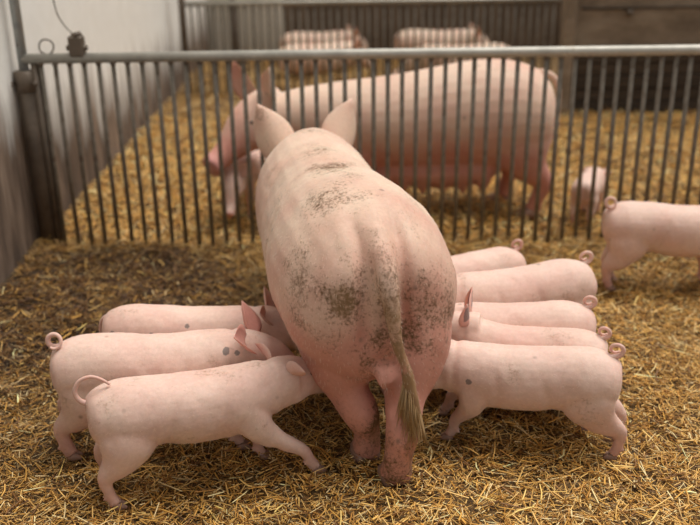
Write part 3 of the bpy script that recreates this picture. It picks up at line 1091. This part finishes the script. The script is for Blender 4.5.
# ---- the second sow, standing side-on behind the fence and facing left
sow2_profile = [
    (0.000, 0.0, 0.680, 0.440, 0.090), (0.025, 0.0, 0.750, 0.370, 0.185), (0.085, 0.0, 0.815, 0.310, 0.240), (0.180, 0.0, 0.860, 0.280, 0.265),
    (0.330, 0.0, 0.882, 0.262, 0.272), (0.500, 0.0, 0.872, 0.255, 0.270), (0.680, 0.0, 0.842, 0.250, 0.262), (0.850, 0.0, 0.812, 0.255, 0.255),
    (1.020, 0.0, 0.790, 0.280, 0.245), (1.180, 0.0, 0.775, 0.320, 0.225), (1.330, 0.0, 0.755, 0.370, 0.200), (1.480, 0.0, 0.730, 0.400, 0.170), (1.600, 0.02, 0.690, 0.430, 0.135), (1.66, 0.03, 0.650, 0.450, 0.100)]
sow2_trunk_m = [(x, y, (t + b) / 2, w, (t - b) / 2) for x, y, t, b, w in sow2_profile]
sow2_trunk = [tuple(v / SK for v in r) for r in sow2_trunk_m]
sow2_legs = [
    [(0.220, 0.130, 0.500, 0.120, 0.220), (0.180, 0.140, 0.380, 0.105, 0.165), (0.130, 0.140, 0.290, 0.075, 0.100),
     (0.060, 0.140, 0.205, 0.048, 0.056), (0.090, 0.140, 0.110, 0.040, 0.042), (0.110, 0.140, 0.045, 0.046, 0.048)],
    [(0.260, -0.130, 0.500, 0.120, 0.220), (0.260, -0.140, 0.380, 0.105, 0.165), (0.240, -0.140, 0.290, 0.075, 0.100),
     (0.190, -0.140, 0.205, 0.048, 0.056), (0.220, -0.140, 0.110, 0.040, 0.042), (0.240, -0.140, 0.045, 0.046, 0.048)],
    sow_legs[2], sow_legs[3]]


def sow2_extra(mb, K):
    # full hanging udder
    loft(mb, [(0.30, 0, 0.36, 0.08, 0.05), (0.38, 0, 0.29, 0.17, 0.10), (0.60, 0, 0.27, 0.20, 0.11), (0.90, 0, 0.28, 0.18, 0.10), (1.05, 0, 0.32, 0.10, 0.06), (1.12, 0, 0.34, 0.05, 0.03)], seg=16)
    for i in range(6):
        for s in (-1, 1):
            x = 0.40 + i * 0.115
            loft(mb, [(x, s * 0.12, 0.27, 0.062, 0.058), (x, s * 0.13, 0.21, 0.045, 0.045), (x, s * 0.135, 0.170, 0.018, 0.018), (x, s * 0.137, 0.145, 0.012, 0.012)],
                 side=(0, 1, 0), seg=10, n=2)


def sow2_paint(U, pink, dirt, istail):
    x, y, z = (U * SK).T
    pink = 0.12 + 0.75 * sstep(0.62, 0.32, z) + 0.12 * (vnoise(x * 8, y * 8, z * 8) - 0.5)
    pink = pink + 0.35 * sstep(1.6, 1.8, x)
    return pink, 0.10 + 0.35 * sstep(0.2, 0.05, z)


sow2 = make_pig('sow', 'pale sow standing side-on behind the barred fence, facing left', 'pig', None,
                (1.16, 5.06, 0), math.radians(181), scale=SK, kind='sow', trunk=sow2_trunk, legset=sow2_legs, extra=sow2_extra,
                tail=path_tail([(0.06, 0, 0.33), (0.015, 0, 0.325), (-0.008, 0.006, 0.30), (-0.010, 0.012, 0.25), (-0.012, 0.012, 0.20)], 0.009, 0.004),
                voxel=0.0045, paint=sow2_paint, head_pitch=0.22, head_yaw=0.75, ear_up=1.0, ear_len=0.85, neck_z=0.245, neck_x=0.655, head_scale=0.82, ear_w=0.036, hoof_size=0.024)

# ---- piglets
G_NURSE = 'piglets nursing at the foreground sow'
T_RING = ring_tail()
FOOT0 = ((0.056, 0.058), (0.056, -0.058), (0.444, 0.058), (0.444, -0.058))


def world_feet(loc, deg, k, targets):
    """offsets that set each hoof down on a given spot of the floor (None = under the body)"""
    c, s_ = math.cos(math.radians(deg)), math.sin(math.radians(deg))
    out = []
    for f0, t in zip(FOOT0, targets):
        if t is None:
            out.append((0.0, 0.0))
        elif len(t) == 3:
            out.append(t[:2])
        else:
            dx, dy = t[0] - loc[0], t[1] - loc[1]
            out.append(((c * dx + s_ * dy) / k - f0[0], (-s_ * dx + c * dy) / k - f0[1]))
    return tuple(out)


def piglet(label, loc, deg, k, targets=(None,) * 4, tail=T_RING, group=G_NURSE, **kw):
    return make_pig('piglet', label, 'piglet', group, (*loc, kw.pop('z', 0)), math.radians(deg), k,
                    feet=world_feet(loc, deg, k, targets), tail=tail, **kw)


# an arched tail that sweeps up and back over the rump
T_ARCH = path_tail([(0.045, 0, 0.345), (0.010, 0, 0.325), (-0.014, 0.004, 0.335), (-0.024, 0.008, 0.362), (-0.008, 0.008, 0.392),
                    (0.022, 0.002, 0.404), (0.050, -0.006, 0.396), (0.072, -0.010, 0.378)], 0.0092, 0.0036)
T_DOWN = path_tail([(0.04, 0, 0.35), (0.006, 0, 0.335), (-0.010, 0, 0.30), (-0.010, 0, 0.24)], 0.008, 0.004)
piglet('front left nursing piglet with a wide arched tail and outstretched foreleg', (-0.785, 2.31), 17, 1.05,
       ((-0.77, 2.42), (-0.72, 2.265), (0.06, 0.0, 0), (-0.12, 2.44)), T_ARCH, head_pitch=0.10, head_yaw=0.42, neck_lift=0.012, ear_up=0.12, ear_back=-0.03, ear_w=0.036, ear_len=0.95, hairs=1500)
piglet('second nursing piglet from the front on the left, with a ring-curled tail', (-0.965, 2.575), 7, 1.12,
       ((-0.97, 2.70), (-0.93, 2.535), (0.05, 0.0, 0), (0.08, 0.0, 0)), head_pitch=0.15, head_yaw=-0.1, ear_w=0.060, ear_len=1.15, ear_back=0.01, ear_pink=0.85, hairs=1500,
       ink=(((0.50, 0.33, -1, 0), 0.011), ((0.53, 0.32, -1, 0), 0.008)))
piglet('rearmost nursing piglet on the left, low behind two others, with dark spots', (-0.89, 2.92), 1, 1.05,
       (None, (0.02, 0, 0), None, (0.05, 0, 0)), T_DOWN, head_pitch=0.1, z=-0.02,
       ink=(((0.40, 0.30, -1, 0), 0.010), ((0.43, 0.305, -1, 0), 0.015), ((0.475, 0.30, -1, 0), 0.010), ((0.18, 0.31, -1, 0), 0.008), ((0.30, 0.33, -1, 0), 0.008), ((0.05, 0.31, -1, 0), 0.012)))
piglet('front right nursing piglet, whole side in view, hind legs close together', (0.855, 2.51), 168, 1.01,
       ((0.85, 2.49), (0.88, 2.60), (0.33, 2.62), (0.33, 2.78)), head_pitch=0.25, hairs=1500, ink=(((0.47, 0.27, 1, 0), 0.011),))
piglet('second nursing piglet from the front on the right, grey mark on its raised ear', (0.865, 2.695), 163, 0.93,
       (None, (0.03, 0, 0), (0.02, 0, 0), (0.05, 0, 0)), head_pitch=-0.05, head_yaw=0.05, ear_up=0.9, neck_lift=0.05, neck_x=0.50, neck_z=0.308, ear_w=0.046, ear_pink=0.6, ear_len=0.85, ear_ink=(0, 1))
piglet('third nursing piglet from the front on the right, between two others', (0.87, 2.90), 176, 0.99,
       (None, (0.03, 0, 0), (0.02, 0, 0), (0.05, 0, 0)), head_pitch=0.2)
piglet('fourth nursing piglet from the front on the right, round rump with curled tail', (0.945, 3.25), 193, 1.08,
       (None, (0.03, 0, 0), (0.02, 0, 0), (0.05, 0, 0)), head_pitch=0.2)
piglet('rearmost nursing piglet on the right, half hidden beside the fence', (0.72, 3.50), 198, 0.98,
       (None, (0.03, 0, 0), (0.02, 0, 0), (0.05, 0, 0)), head_pitch=0.2)
piglet('piglet walking off to the right along the fence, away from the litter', (1.165, 3.90), -5, 1.12,
       ((0.01, 0, 0), (-0.015, 0.02, 0), None, (0.05, 0, 0)), group=None)
piglet('white piglet behind the fence near the right piglet, rump turned to the bars', (1.265, 4.66), 66, 0.78,
       group='piglets in the pen behind the fence', head_pitch=1.25, ear_up=0.0, ear_len=0.7, neck_lift=-0.05, tail=T_DOWN)
piglet('pale piglet under the snout of the sow behind the fence', (-0.57, 5.40), 262, 0.98,
       group='piglets in the pen behind the fence', head_pitch=0.6)

# ---- pigs resting in the farthest pen
G_FAR = 'pigs resting behind the far fence'
for i, (x, y, rz, sc, lab) in enumerate((
        (-0.70, 9.45, 0.50, 1.5, 'distant pink pig lying left of centre behind the far fence'),
        (1.68, 9.25, math.pi - 0.12, 1.6, 'distant pink pig lying right of centre behind the far fence'),
        (-0.75, 10.45, 0.35, 1.5, 'dusky pig in the last row behind the far fence, on the left'),
        (0.55, 10.4, 0.15, 1.6, 'dusky pig in the last row behind the far fence, on the right'))):
    make_pig('resting_pig', lab, 'pig', G_FAR, (x, y, -0.15 * sc), rz, sc, kind='sow', legs=False, voxel=0.009, head_pitch=0.3)

# ------------------------------------------------------------------ loose straw
for seed_, n_, area_, l0, l1, w0, w1, lf, tl, br, bn, lab in (
        (11, 90000, (-1.62, 3.0, 1.7, 4.62), 0.014, 0.075, 0.0022, 0.0056, 0.026, 0.26, 1.12, False, 'short golden chopped straw covering the floor of the near pen'),
        (12, 9000, (-1.60, 3.0, 1.7, 4.6), 0.04, 0.11, 0.003, 0.0066, 0.038, 0.25, 1.3, True, 'longer straw stalks lying loose on the near pen bedding'),
        (15, 52000, (-1.62, 2.9, 1.7, 4.5), 0.006, 0.024, 0.0018, 0.0042, 0.022, 0.35, 1.0, False, 'fine straw chaff between the stalks of the near pen'),
        (13, 42000, (-1.60, 3.6, 4.56, 7.5), 0.03, 0.11, 0.004, 0.009, 0.04, 0.30, 1.25, False, 'golden straw bedding in the pen behind the fence'),
        (14, 12000, (-1.58, 1.72, 7.5, 11.0), 0.04, 0.14, 0.005, 0.011, 0.04, 0.30, 0.9, False, 'straw bedding in the farthest pen')):
    o = straws('straw_bedding', n_, area_, l0, l1, w0, w1, lf, tl, br, seed=seed_, bend=bn)
    tag(o, lab, 'straw', kind='stuff')
